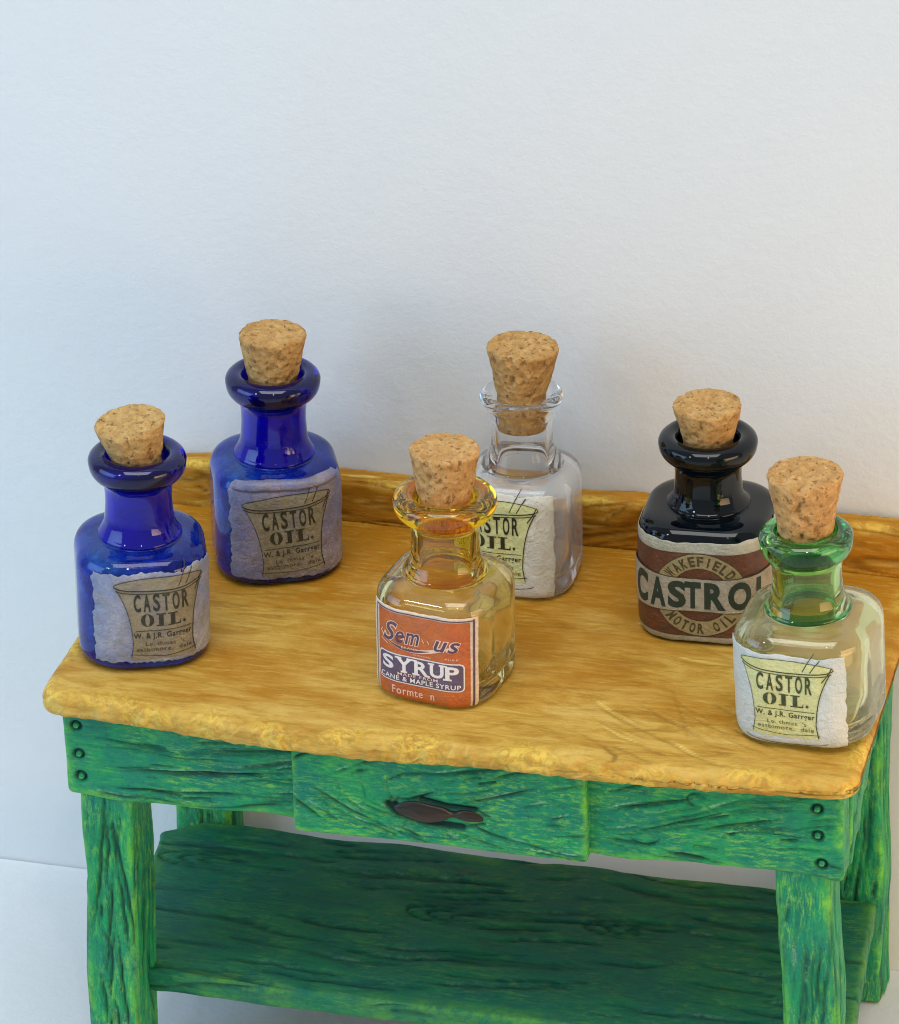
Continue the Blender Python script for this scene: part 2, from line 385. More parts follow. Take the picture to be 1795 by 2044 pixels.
# drawer pull: a carved brown lens with pinched waist near its right end
def pull():
    t = NT('brown_lacquered_pull'); n = t.noise(3, 6, .7, stretch=(.4, 1, 1))
    m = t.set(Base_Color=t.ramp(n, [(0.35, (.012, .012, .007)), (0.55, (.030, .018, .010)), (0.72, (.07, .022, .010))]), Roughness=.34, Specular_IOR_Level=.35)
    V, F = [], []; nu, nv = 60, 20
    for i in range(nu + 1):
        u = i / nu; x = -.66 + 1.32 * u
        e = math.sin(math.pi * min(max(u, .004), .996)) ** .42
        hgt = (.135 + .05 * math.sin(u * 5.6 + .5)- .045 * math.exp(-((u - .66) / .07) ** 2) + .03 * math.exp(-((u - .86) / .10) ** 2)) * e
        cz = -.03 * math.sin(u * 6.283) + .035 * math.exp(-((u - .2) / .14) ** 2) - .10 * (u - .5) * .2
        for j in range(nv + 1):
            a = math.pi * j / nv
            zz = cz + hgt * math.cos(a); yy = -(.065 * e + .012 * mn.noise((x * 4, a * 2, 2))) * math.sin(a) ** .7
            if zz > cz: yy *= .72 + .28 * abs(math.sin(a))
            V.append((x, yy, zz))
    for i in range(nu):
        for j in range(nv):
            a = i * (nv + 1) + j; F.append((a, a + 1, a + nv + 2, a + nv + 1))
    o = mesh_obj('handle', V, F, m, DR); o.location = (-.04, .165, -1.36); return o
pull()
# nail heads inside their rings
def disc_nail(x, z, k):
    V = [(0, -.013, 0)]; F = []; n = 14
    for ring, (r, yy) in enumerate(((.026, -.012), (.040, -.004), (.044, .03))):
        for i in range(n):
            a = 6.283 * i / n; V.append((r * math.cos(a) * (1 + .06 * math.sin(3 * a + k)), yy, r * math.sin(a)))
    for i in range(n):
        F.append((0, 1 + i, 1 + (i + 1) % n))
        for q in (0, 1):
            a, b = 1 + q * n + i, 1 + q * n + (i + 1) % n; F.append((a, a + n, b + n, b))
    m = M['green']
    o = mesh_obj('nail', V, F, m, TB); o.location = (x, .335, z + .05 * x / 6 - FZ); return o
for k, (x, z) in enumerate(nail_pos): disc_nail(x, z, k)

# side rails: deep at the front, scalloped, tapering to the back
def side_rail(sx):
    f = Field(.3, 6.2, -2.0, 0)
    for k in range(14):
        y0 = .75 + .36 * k; z0 = -1.5 + .19 * k
        f.stroke([(y0, z0), (y0 + .10, z0 - .14), (y0 + .24, z0 - .02), (y0 + .28, z0 + .34)], .05, 1.3)
    f.flow(30, lambda u, v: 1.2 + .2 * u, (.3, .9), (.02, .04), (.4, .9), 51)
    def wp(Q):
        Q = Q.copy(); y = Q[:, 1]; lim = -1.84 + .42 * np.clip(y - .8, 0, 3.2) + .075 * np.sin((y - .3) * 9) * (y > .6)
        k = np.clip((Q[:, 2] + .38) / -1.46, 0, 1); Q[:, 2] = -.38 + k * (lim + .38); Q[:, 0] -= .035 * y
        return Q
    lo, hi = ((5.42, .86, -1.84), (5.86, 5.9, -.38)) if sx > 0 else ((-5.86, .86, -1.84), (-5.42, 5.9, -.38))
    return under(board('side_rail', lo, hi, .06, .05, M['green'], TB, {'f': (f, 1, 2, 0, sx)}, .05, .02, wp, .12, 61.0 + sx))
side_rail(1); side_rail(-1)

# legs
def leg(x0, x1, y0, y1, ztop, lean, lab, seed, chev):
    f = Field(x0 - .1, x1 + .1, FZ - .1, ztop + .1); w_ = x1 - x0; cxm = (x0 + x1) / 2
    if chev:
        rg = random.Random(5)
        for k, (zc, dl, dr) in enumerate([(-1.75, 2.6, 3.6), (-3.0, 2.4, 1.7), (-4.15, 1.5, 2.3), (-5.35, 2.0, 1.6), (-2.2, 1.2, .9)]):
            xo = cxm + rg.uniform(-.10, .10)
            for sg, L in ((-1, dl), (1, dr)):
                spd = rg.uniform(.10, .19); pts = [(xo + .03 * sg + sg * spd * (t_ / 12 * L) ** 1.2 * .55 + .03 * mn.noise((t_ * .7, k * 3.1, sg)), zc - L * t_ / 12) for t_ in range(13)]
                f.stroke(pts, rg.uniform(.016, .028), 1)
    f.flow(22 if chev else 44, lambda x, y: -1.57 + .12 * math.sin(y * 1.3 + seed), (.4, 2.0), (.014, .03), (.4, 1), seed)
    f2 = Field(y0 - .1, y1 + .1, FZ - .1, ztop + .1).flow(46, lambda x, y: -1.57 + .10 * math.sin(y * 1.1 + seed), (.6, 2.6), (.02, .045), (.5, 1), seed + 1)
    def wp(Q):
        Q = Q.copy(); t = (ztop - Q[:, 2]) / (ztop - FZ)
        Q[:, 0] += lean * t + .02 * np.sin(Q[:, 2] * 1.9 + seed); Q[:, 1] += .015 * np.sin(Q[:, 2] * 1.4 + seed); return Q
    return under(board('leg', (x0, y0, FZ + .005), (x1, y1, ztop), .09, .03, M['greenv'], TB, {'f': (f, 0, 2, 1, -1), 's': (f2, 1, 2, 0, 1), 's2': (f2, 1, 2, 0, -1)}, .055, .02, wp, .15, float(seed)))
leg(-5.62, -4.80, .40, 1.32, -1.70, -.24, '', 71, True)
leg(4.80, 5.62, .40, 1.05, -1.60, .22, '', 72, False)
leg(-6.10, -5.16, 5.50, 6.25, -.45, -.05, '', 73, False)
leg(4.66, 5.36, 5.50, 6.25, -.45, .04, '', 74, False)
# shelf
fsh = Field(-6.6, 6.2, .7, 5.6)
fsh.flow(95, lambda x, y: .04 + .12 * math.sin(x * .8 + y * .5), (.8, 3.2), (.02, .05), (.45, 1), 81)
for (kx, ky) in ((-.2, 3.5), (2.6, 3.7), (-4.4, 4.2)):
    for k in range(3):
        fsh.stroke([(kx + (.35 + .22 * k) * math.cos(a) * 1.6, ky + (.10 + .09 * k) * math.sin(a)) for a in np.linspace(.6, 4.9, 14)], .026, .8)
def shelf_warp(Q):
    Q = Q.copy(); Q[:, 0] -= .10 * (Q[:, 1] - .95) - .05; cut = np.clip(-Q[:, 0] - 5.55, 0, 1) * np.clip(Q[:, 1] - 4.6, 0, 1); Q[:, 1] -= 1.0 * cut
    Q[:, 1] += .03 * np.sin(Q[:, 0] * 2.3) * (Q[:, 1] > 4.5); return Q
ffr = Field(-6.6, 6.2, -6.0, -5.0).flow(40, lambda x, y: .02, (.8, 2.6), (.016, .03), (.4, 1), 82)
fre = Field(.7, 5.6, -6.0, -5.0).flow(60, lambda x, y: .7, (.2, .6), (.016, .03), (.4, 1), 83)
under(board('shelf', (-5.78, .98, -5.66), (5.72, 5.35, -5.28), .09, .055, M['shelf'], TB, {'t': (fsh, 0, 1, 2, 1), 'f': (ffr, 0, 2, 1, -1), 'e': (fre, 1, 2, 0, 1)}, .06, .03, shelf_warp, .3, 88.0))

# ------------------------------------------------------------------ bottles
class Bottle:
    def __init__(s, side, rc, wob=0.0):
        s.a = side / 2; s.rc = rc; s.flat = side - 2 * rc; s.arc = math.pi / 2 * rc; s.wob = wob
        s.per = 4 * (s.flat + s.arc)
    def xy(s, t):
        """perimeter position t (0 = middle of the front, growing to the right) -> point and outward normal"""
        q = s.flat + s.arc; t = t + s.flat / 2; k = math.floor(t / q); r = t - k * q
        if r <= s.flat: p = (-s.flat / 2 + r, -s.a); n = (0, -1)
        else:
            an = (r - s.flat) / s.rc; n = (math.sin(an), -math.cos(an)); p = (s.flat / 2 + s.rc * n[0], -s.a + s.rc + s.rc * n[1])
        ca, sa = [(1, 0), (0, 1), (-1, 0), (0, -1)][k % 4]
        return (p[0] * ca - p[1] * sa, p[0] * sa + p[1] * ca), (n[0] * ca - n[1] * sa, n[0] * sa + n[1] * ca)
    def inset(s, z):
        pr = s.prof_z; return float(np.interp(z, pr[0], pr[1]))
    def point(s, t, z, off):
        (x, y), (nx_, ny_) = s.xy(t); i = s.inset(z); e = .02
        di = (s.inset(z + e) - s.inset(z - e)) / (2 * e); k = 1 / math.hypot(1, di)
        return (x - nx_ * i + nx_ * off * k, y - ny_ * i + ny_ * off * k, z + off * di * k)

BODY = [(0.0, .26), (.004, .16), (.015, .10), (.04, .055), (.08, .022), (.14, .005), (.22, 0), (.36, 0), (.7, 0), (1.05, 0), (1.38, 0), (1.46, .010), (1.53, .035), (1.585, .075), (1.625, .13), (1.65, .20), (1.665, .28)]
def build_bottle(name, label, pos, rz, side, rc, mats, cork, cork_tint, Rl=.715, neck=.49, tilt=0.0, zs=1.0, lift=0.0, thin=False, group=None, body_label=None):
    root = thing(name, label, 'bottle', (pos[0], pos[1], .004), rz, 'little corked bottles on the table')
    root.rotation_euler = (Matrix.Rotation(tilt, 3, 'Y') @ Matrix.Rotation(rz, 3, 'Z')).to_euler(); root.scale = (1, 1, zs); root.location.z += .72 * abs(math.sin(tilt))
    B = Bottle(side, rc); B.prof_z = ([p[0] for p in BODY], [p[1] for p in BODY]); N = 128
    TT = [B.per * i / N for i in range(N)]; base = [B.xy(t) for t in TT]
    zm = lambda z: float(np.interp(z, [0, .4, 1.38, 1.69, 2.63, 4], [0, .4, 1.38 + lift, 1.69 + lift, 2.63, 4]))
    B.prof_z = ([zm(p[0]) for p in BODY], [p[1] for p in BODY])
    def ring_body(z, ins): z = zm(z); return [(p[0] - n[0] * ins, p[1] - n[1] * ins, z) for p, n in base]
    def ring_mix(z, r, m, ins):
        out = []; z = zm(z)
        for p, n in base:
            x, y = p[0] - n[0] * ins, p[1] - n[1] * ins; a = math.atan2(p[1], p[0])
            out.append(((1 - m) * x + m * r * math.cos(a), (1 - m) * y + m * r * math.sin(a), z))
        return out
    def strip(rings, cap0=False, cap1=False, flip=False):
        V = [v for r in rings for v in r]; F = []
        for k in range(len(rings) - 1):
            for i in range(N):
                a, b = k * N + i, k * N + (i + 1) % N; F.append((a, b, b + N, a + N))
        if cap0: V.append((0, 0, rings[0][0][2])); F += [(len(V) - 1, (i + 1) % N, i) for i in range(N)]
        if cap1:
            V.append((0, 0, rings[-1][0][2])); o = (len(rings) - 1) * N; F += [(len(V) - 1, o + i, o + (i + 1) % N) for i in range(N)]
        if flip: F = [tuple(reversed(f)) for f in F]
        return V, F
    def join(*parts):
        V, F = [], []
        for v, f in parts:
            o = len(V); V += v; F += [tuple(i + o for i in q) for q in f]
        return V, F
    rr = .605
    outer = [ring_body(z, i) for z, i in BODY] + [ring_mix(1.672, rr, .3, .32), ring_mix(1.676, rr, .6, .36), ring_mix(1.68, rr, .88, .40), ring_mix(1.69, rr, 1, .4)]
    g = .13
    ins_in = [(.20, .34), (.23, .24), (.30, .17)] + [(z, i + g) for z, i in BODY if .35 < z < 1.4] + [(1.44, .16), (1.50, .21), (1.54, .30)]
    inner = [ring_body(z, i) for z, i in ins_in] + [ring_mix(1.56, .44, .5, .4), ring_mix(1.58, .44, .9, .4), ring_mix(1.60, .425, 1, .4)]
    opaque = mats[0] in (M['black'],)
    if opaque: V, F = strip(outer, cap0=True)
    else: V, F = join(strip(outer, cap0=True), strip(inner, cap0=True, flip=True))
    mesh_obj('glass_body', V, F, mats[0], root)
    def circ(z, r): return ring_mix(z, r, 1, 0)
    col_out = [circ(1.69, rr), circ(1.71, rr + .012), circ(1.735, rr + .004), circ(1.765, rr - .02)]
    col_in = [circ(1.60, .425), circ(1.68, .41), circ(1.765, .40)]
    V, F = strip(col_out) if opaque else join(strip(col_out), strip(col_in, flip=True))
    mesh_obj('collar', V, F, mats[2] if mats[2] is not M['clip'] else mats[1], root)
    n_out = [circ(1.765, rr - .02), circ(1.80, .568), circ(1.85, .540), circ(1.93, .512), circ(2.05, neck + .008), circ(2.25, neck - .004), circ(2.40, neck), circ(2.50, neck + .012), circ(2.57, neck + .035), circ(2.61, neck + .06)]
    n_in = [circ(1.765, .40), circ(1.8, .395), circ(2.0, .375), circ(2.3, .37), circ(2.6, .375), circ(2.66, .382)]
    if opaque: V, F = strip(n_out)
    else: V, F = join(strip(n_out), strip(n_in, flip=True))
    mesh_obj('neck', V, F, mats[1], root)
    k = neck + .06
    lip = [circ(2.61, k), circ(2.64, k + (Rl - k) * .28), circ(2.68, k + (Rl - k) * .56), circ(2.73, k + (Rl - k) * .78), circ(2.79, k + (Rl - k) * .93), circ(2.85, Rl - .004), circ(2.91, Rl), circ(2.96, Rl - .022), circ(3.0, Rl - .065), circ(3.025, Rl - .12), circ(3.03, Rl - .18), circ(3.01, Rl - .235), circ(2.97, .452), circ(2.90, .43), circ(2.80, .40), circ(2.66, .382)]
    if thin: lip = [circ(2.61, k), circ(2.70, k + .004), circ(2.76, k + .02), circ(2.795, k + (Rl - k) * .5), circ(2.82, k + (Rl - k) * .85), circ(2.86, Rl), circ(2.90, Rl - .008), circ(2.935, Rl - .04), circ(2.945, Rl - .085), circ(2.93, .455), circ(2.90, .435), circ(2.80, .42), circ(2.66, .382)]
    V, F = strip(lip); mesh_obj('lip', V, F, mats[2], root)
    # cork
    ztop, rtop, tx, ty, zb = cork; rb = .335
    nC, nh = 96, 40; V, F = [], []; sd = sum(map(ord, name)) % 17 + pos[0]
    for j in range(nh + 1):
        z = zb + (ztop - zb) * j / nh
        if z < 2.95: r = np.interp(z, [2.2, 2.95], [rb, .365])
        else: r = np.interp(z, [2.95, ztop], [.372, rtop])
        for i in range(nC):
            a = 6.28318 * i / nC; p = (math.cos(a) * 2.2, math.sin(a) * 2.2, z * 2.2 + sd)
            d = (.022 * mn.noise(p) + .017 * mn.noise((p[0] * 3, p[1] * 3, p[2] * 3)) + .008 * mn.noise((p[0] * 7, p[1] * 7, p[2] * 7))) * (1 if z > 3.0 else .3)
            pit = mn.noise((p[0] * 2.4, p[1] * 2.4, p[2] * 2.4 + 9))
            if pit > .34 and z > 3.0: d -= .06 * (pit - .34) / .3
            if j == nh: d -= .02 + .05 * max(0, mn.noise((p[0] * 2, p[1] * 2, sd)))
            V.append(((r + d) * math.cos(a), (r + d) * math.sin(a), z + (.010 * mn.noise((p[0] * 2, p[1] * 2, sd)) if j >= nh - 1 else 0)))
    for j in range(nh):
        for i in range(nC):
            a, b = j * nC + i, j * nC + (i + 1) % nC; F.append((a, b, b + nC, a + nC))
    prev = nh * nC
    for q in range(1, 17):
        f = 1 - q / 17; st = len(V)
        for i in range(nC):
            a = 6.28318 * i / nC; v = V[nh * nC + i]; x, y = v[0] * f, v[1] * f
            zz = ztop + .022 * mn.noise((x * 5, y * 5, sd)) + .026 * mn.noise((x * 12, y * 12, sd)) - .09 * max(0, mn.noise((x * 7 + 3, y * 7, sd)) - .22)
            V.append((x, y, zz + .006))
        for i in range(nC):
            a, b = prev + i, prev + (i + 1) % nC; F.append((a, b, st + (i + 1) % nC, st + i))
        prev = st
    V.append((0, 0, ztop)); F += [(prev + i, prev + (i + 1) % nC, len(V) - 1) for i in range(nC)]
    V.append((0, 0, zb)); F += [((i + 1) % nC, i, len(V) - 1) for i in range(nC)]
    V = [(x, y, z) for x, y, z in V]
    V2 = []
    for x, y, z in V:          # lean the cork about the mouth
        h = z - 2.8; wgt = max(0, h); V2.append((x + math.tan(ty) * wgt, y - math.tan(tx) * wgt, z + (-x * math.sin(ty) + y * math.sin(tx)) * min(1, wgt / .6)))
    mesh_obj('cork', V2, F, mat_cork('cork_' + name, cork_tint), root)
    return root, B

# ---- label printing, everything placed in (t, z) on the bottle's own surface
class Label:
    def __init__(s, root, B, t0, t1, z0, z1, mat, seed, rag=.03, wr=.010, rot=0.0, ctr=(0, .75), zk=1.0, zo=0.0):
        s.zk, s.zo = zk, zo
        s.root, s.B, s.seed, s.wr, s.rot, s.ctr = root, B, seed, wr, rot, ctr
        nu, nv = int((t1 - t0) / .02), 90; V, F = [], []
        for j in range(nv + 1):
            v = j / nv
            for i in range(nu + 1):
                u = i / nu
                rg = lambda a, k: rag * (mn.noise((a * 7, k, seed)) + .6 * mn.noise((a * 23, k, seed)))
                t = t0 + (t1 - t0) * u + rg(v, 1) * (1 - u) + rg(v, 2) * u
                z = z0 + (z1 - z0) * v + (abs(rg(u, 3)) * (1 - v)) + rg(u, 4) * v * 1.2
                V.append(s.at(t, z, 0, raw=True))
        for j in range(nv):
            for i in range(nu):
                a = j * (nu + 1) + i; F.append((a, a + 1, a + nu + 2, a + nu + 1))
        s.o = mesh_obj('paper_label', V, F, mat, root)
        m = s.o.modifiers.new('thickness', 'SOLIDIFY'); m.thickness = .008; m.offset = -1
    def at(s, t, z, off, raw=False):
        if not raw: z = z * s.zk + s.zo
        if not raw and s.rot:
            c, q = math.cos(s.rot), math.sin(s.rot); dt, dz = t - s.ctr[0], z - s.ctr[1]; t, z = s.ctr[0] + c * dt - q * dz, s.ctr[1] + q * dt + c * dz
        wv = s.wr * (mn.noise((t * 2.6, z * 2.6, s.seed)) + .5 * mn.noise((t * 7, z * 5, s.seed)))
        return s.B.point(t, max(z, .012), .022 + wv + off)
    def add(s, name, V2, F, mat, layer):
        return mesh_obj(name, [s.at(x, y, .0042 * layer) for x, y in V2], F, mat, s.o, False)
    def grid(s, name, left, right, zs, mat, layer, nu=80):
        V, F = [], []
        for z in zs:
            l, r = left(z), right(z); V += [(l + (r - l) * i / nu, z) for i in range(nu + 1)]
        for j in range(len(zs) - 1):
            for i in range(nu): a = j * (nu + 1) + i; F.append((a, a + 1, a + nu + 2, a + nu + 1))
        return s.add(name, V, F, mat, layer)
    def rect(s, name, t0, t1, z0, z1, mat, layer, r=0.0, nu=None):
        n = 40; zs = list(np.linspace(z0, z1, n))
        def ins(z):
            d = min(z - z0, z1 - z); return 0 if d >= r or r == 0 else r - math.sqrt(max(0, r * r - (r - d) ** 2))
        return s.grid(name, lambda z: t0 + ins(z), lambda z: t1 - ins(z), zs, mat, layer, int((t1 - t0) / .03) + 4)
    @staticmethod
    def ribbon(pts, wd, closed=False):
        V, F = [], []; n = len(pts)
        for i, (x, y) in enumerate(pts):
            a = pts[i - 1] if (i > 0 or closed) else pts[i]; b = pts[(i + 1) % n] if (i < n - 1 or closed) else pts[i]
            dx, dy = b[0] - a[0], b[1] - a[1]; L = math.hypot(dx, dy) or 1; wi = wd(i / max(1, n - 1)) if callable(wd) else wd
            V += [(x - dy / L * wi / 2, y + dx / L * wi / 2), (x + dy / L * wi / 2, y - dx / L * wi / 2)]
        m = n if closed else n - 1
        F = [(2 * i, 2 * i + 1, (2 * i + 3) % (2 * n), (2 * i + 2) % (2 * n)) for i in range(m)]
        return V, F
    def lines(s, name, strokes, mat, layer):
        V, F = [], []
        for pts, wd in strokes:
            dense = []
            for (x0, y0), (x1, y1) in zip(pts[:-1], pts[1:]):
                k = max(1, int(math.hypot(x1 - x0, y1 - y0) / .05))
                dense += [(x0 + (x1 - x0) * i / k, y0 + (y1 - y0) * i / k) for i in range(k)]
            dense.append(pts[-1]); v, f = s.ribbon(dense, wd); o = len(V); V += v; F += [tuple(i + o for i in q) for q in f]
        o = s.add(name, V, F, mat, layer); o['kind'] = 'stuff'; return o
    def text(s, name, items, mat, layer, each=False):
        """items: (string, t0, t1, z0, z1, boldness, shear, curve) - curve maps (x,y) to (t,z)"""
        if each:
            for it in items: s.text(name, [it], mat, layer)
            return
        V, F = [], []
        for it in items:
            txt, a0, a1, b0, b1, bold, shear, curve = it
            cu = bpy.data.curves.new('t', 'FONT'); cu.body = txt; cu.offset = bold; cu.shear = shear; cu.resolution_u = 4; cu.space_character = 1.12
            ob = bpy.data.objects.new('t', cu); C.objects.link(ob); dg = bpy.context.evaluated_depsgraph_get(); dg.update()
            me = bpy.data.meshes.new_from_object(ob.evaluated_get(dg)); bm = bmesh.new(); bm.from_mesh(me)
            bpy.data.objects.remove(ob); bpy.data.curves.remove(cu); bpy.data.meshes.remove(me)
            if not bm.verts: continue
            if txt == 'I': m_ = (a0 + a1) / 2; a0, a1 = m_ - (a1 - a0) * .16, m_ + (a1 - a0) * .16
            xs = [v.co.x for v in bm.verts]; ys = [v.co.y for v in bm.verts]; x0, x1, y0, y1 = min(xs), max(xs), min(ys), max(ys)
            for v in bm.verts:
                x = (v.co.x - x0) / (x1 - x0) * (a1 - a0) + a0; y = (v.co.y - y0) / (y1 - y0) * (b1 - b0) + b0; v.co = (x, y, 0)
            st = .055; c = math.ceil(a0 / st) * st
            while c < a1:
                bmesh.ops.bisect_plane(bm, geom=bm.verts[:] + bm.edges[:] + bm.faces[:], plane_co=(c, 0, 0), plane_no=(1, 0, 0)); c += st
            bm.verts.ensure_lookup_table(); o = len(V)
            for v in bm.verts: V.append(curve(v.co.x, v.co.y) if curve else (v.co.x, v.co.y))
            F += [tuple(l.vert.index + o for l in f.loops) for f in bm.faces]; bm.free()
        o = s.add(name, V, F, mat, layer)
        if name == 'lettering': o['kind'] = 'stuff'
        return o

def castor_label(root, B, t0, t1, z0, z1, cx, mats, seed, rot=0.0, rag=.03, roll=False, k=1.0, zk=1.2, zo=0.0):
    paper, pot, ink, faint = mats
    L = Label(root, B, t0, t1, z0, z1, paper, seed, rag=rag, rot=rot, ctr=(cx, .9), zk=zk, zo=zo)
    def half(z):       # half width of the mortar at height z
        u = (z - .16) / (1.10 - .16)
        return (.44 + .20 * max(0, u) ** 3 + .20 * max(0, .22 - u)) * k
    zs = list(np.linspace(.17, 1.10, 40))
    L.grid('mortar_drawing', lambda z: cx - half(z), lambda z: cx + half(z), zs, pot, 1)
    el = [(cx + .68 * k * math.cos(a), 1.15 + .085 * math.sin(a)) for a in np.linspace(0, 6.283, 49)]
    L.grid('mortar_rim', lambda z: cx - .68 * k * math.sqrt(max(0, 1 - ((z - 1.15) / .085) ** 2)), lambda z: cx + .68 * k * math.sqrt(max(0, 1 - ((z - 1.15) / .085) ** 2)), list(1.15 + .085 * np.sin(np.linspace(-1.57, 1.57, 15))), pot, 2)
    base = [(cx + .60 * k * math.cos(a), .13 + .055 * math.sin(a)) for a in np.linspace(math.pi, 6.283, 24)]
    sd = [(cx + half(z), z) for z in zs[1:]]; sl = [(cx - half(z), z) for z in zs[1:]]
    L.lines('drawn_outline', [(el[24:49], .014), (el[:25], .007), ([(x, y - .035) for x, y in el[26:47]], .010), (sd, .013), (sl, .008),
                        ([(cx - .5 * k, .24), (cx, .20), (cx + .5 * k, .24)], .007), (base, .008),
                        ([(cx + .25, 1.10), (cx + .33, 1.24), (cx + .42, 1.36)], .011), ([(cx + .36, 1.10), (cx + .43, 1.20), (cx + .50, 1.28)], .012),
                        ([(cx + .66 * k, 1.18), (cx + .60 * k, 1.08), (cx + .52 * k, .98)], .014),
                        ([(cx - .40, .545), (cx + .42, .545)], .008)], ink, 3)
    letters = [(ch, cx - .405 + i * .139, cx - .405 + i * .139 + .100, .80, 1.035, .022, 0, None) for i, ch in enumerate('CASTOR')]
    L.text('letter', letters, ink, 3, True)
    # fat-face OIL. built from strokes
    V, F = [], []
    def quad(x0, x1, y0, y1):
        o = len(V); V.extend([(x0, y0), (x1, y0), (x1, y1), (x0, y1)]); F.append((o, o + 1, o + 2, o + 3))
    oc, oy, n = cx - .22, .685, 28
    o = len(V)
    for i in range(n):
        a = 6.283 * i / n; V.append((oc + .095 * math.cos(a), oy + .083 * math.sin(a))); V.append((oc + .034 * math.cos(a), oy + .078 * math.sin(a)))
    F += [(o + 2 * i, o + (2 * i + 2) % (2 * n), o + (2 * i + 3) % (2 * n), o + 2 * i + 1) for i in range(n)]
    for sx in (cx - .02, cx + .145):
        quad(sx - .032, sx + .032, .602, .768); quad(sx - .07, sx - .034, .602, .616); quad(sx + .034, sx + .07, .754, .768); quad(sx - .07, sx - .034, .754, .768)
    quad(cx + .051 - .005, cx + .05 + .0, .602, .616)
    o = len(V); V.extend([(cx + .179, .602), (cx + .262, .602), (cx + .262, .665), (cx + .245, .620), (cx + .179, .616)]); F.append((o, o + 1, o + 2, o + 3, o + 4))
    o = len(V); V.extend([(cx + .315 + .022 * math.cos(a), .625 + .022 * math.sin(a)) for a in np.linspace(0, 5.5, 8)]); F.append(tuple(range(o, o + 8)))
    L.add('lettering', V, F, ink, 3)['kind'] = 'stuff'
    L.text('lettering', [('W. & J.R. Garrger', cx - .43, cx + .42, .425, .52, .015, 0, None)], ink, 3)
    L.text('lettering', [('Lo. thmas  \'s', cx - .26, cx + .30, .345, .40, .006, 0, None), ('estbimore,  dale', cx - .40, cx + .41, .262, .325, .008, 0, None)], faint, 3)
    if roll:   # loose curled strip of paper along the top
        V, F = [], []; nu, nv = 60, 10
        for i in range(nu + 1):
            t = t0 + .05 + (t1 - t0 - .25) * i / nu
            for j in range(nv):
                a = 6.283 * j / nv; rr_ = .055 + .012 * mn.noise((t * 4, a, 5))
                p = B.point(t, 1.60 + .04 * mn.noise((t * 2, 1, 1)) + rr_ * math.sin(a), .04 + rr_ * .6 * math.cos(a)); V.append(p)
        for i in range(nu):
            for j in range(nv): a, b = i * nv + j, i * nv + (j + 1) % nv; F.append((a, b, b + nv, a + nv))
        mesh_obj('curled_edge', V, F, paper, L.o)
    return L

ink = mat_ink('black_ink', (.014, .016, .010), (.12, .12, .06), .5)
inkg = mat_ink('olive_ink', (.035, .045, .008), (.20, .21, .06), .5)
faint = mat_ink('faded_ink', (.10, .10, .04), (.4, .4, .2), .7)
faintd = mat_ink('faded_brown_ink', (.07, .045, .02), (.22, .17, .09), .7)
pot_clear = mat_label('yellow_print', (.62, .60, .20), (.66, .66, .30), (.56, .60, .27), (.45, .44, .2), .35)
pot_blue = mat_label('stained_yellow_print', (.21, .18, .11), (.27, .24, .16), (.18, .17, .19), (.12, .09, .05), .55)
pap_white = mat_label('white_label_paper', (.50, .58, .56), (.62, .66, .62), (.66, .66, .58), (.50, .50, .40), .35)
pap_cream = mat_label('cream_label_paper', (.62, .60, .50), (.68, .65, .56), (.60, .57, .48), (.45, .42, .3), .3)
pap_b1 = mat_label('blue_stained_paper', (.14, .20, .42), (.27, .29, .39), (.41, .41, .43), (.18, .17, .12), .75)
pap_b2 = mat_label('violet_stained_paper', (.09, .15, .38), (.24, .22, .33), (.34, .31, .35), (.17, .13, .09), .75)

# 1 blue bottle at the front left corner
cob = (M['cbody'], M['cneck'], M['clip'])
r1, B1 = build_bottle('bottle', 'cobalt blue castor oil bottle with tilted cork, at the left front corner of the table', (-4.984, 1.773), R(23), 1.92, .72, cob, (3.50, .505, R(2), R(-8), 2.45), (1.0, .97, .92), tilt=R(2.1), zs=1.035, lift=.06)
castor_label(r1, B1, -.78, 1.22, .15, 1.56, .24, (pap_b1, pot_blue, ink, faintd), 3.1, rot=R(1), rag=.05, zo=.02)
# 2 blue bottle at the back
r2, B2 = build_bottle('bottle', 'cobalt blue castor oil bottle standing farther back, its label curled along the top', (-3.858, 4.693), R(25), 1.92, .72, cob, (3.62, .505, R(-1), R(1), 2.45), (.97, .90, .82), tilt=R(1.9), zs=1.041, lift=.04)
castor_label(r2, B2, -.82, 1.16, .13, 1.60, .10, (pap_b2, pot_blue, ink, faintd), 8.7, rot=R(4), rag=.05, roll=True)
# 3 clear bottle
r3, B3 = build_bottle('bottle', 'clear colourless castor oil bottle with a yellow printed label, behind the syrup bottle', (-.02, 4.967), R(3), 1.66, .55, (M['clearb'], M['clear'], M['clear']), (3.66, .535, R(-1), R(2), 2.41), (.96, .88, .80), Rl=.62, neck=.46, thin=True, tilt=R(.6), zs=1.042, lift=.12)
castor_label(r3, B3, -1.0, .64, .05, 1.66, -.28, (pap_cream, pot_clear, ink, faint), 5.3, rag=.02, zo=.10)
# 5 green bottle
r5, B5 = build_bottle('bottle', 'green necked castor oil bottle with pale body at the right front corner of the table', (5.072, 1.724), R(-3), 1.95, .64, (M['gbody'], M['gneck'], M['glip']), (3.90, .53, R(0), R(1), 2.62), (1.06, .95, .90), Rl=.66, tilt=R(-2), zs=.985, lift=.08)
castor_label(r5, B5, -1.15, .76, .05, 1.50, -.10, (pap_white, pot_clear, inkg, faint), 6.6, rot=R(-1), rag=.025, zk=1.16)

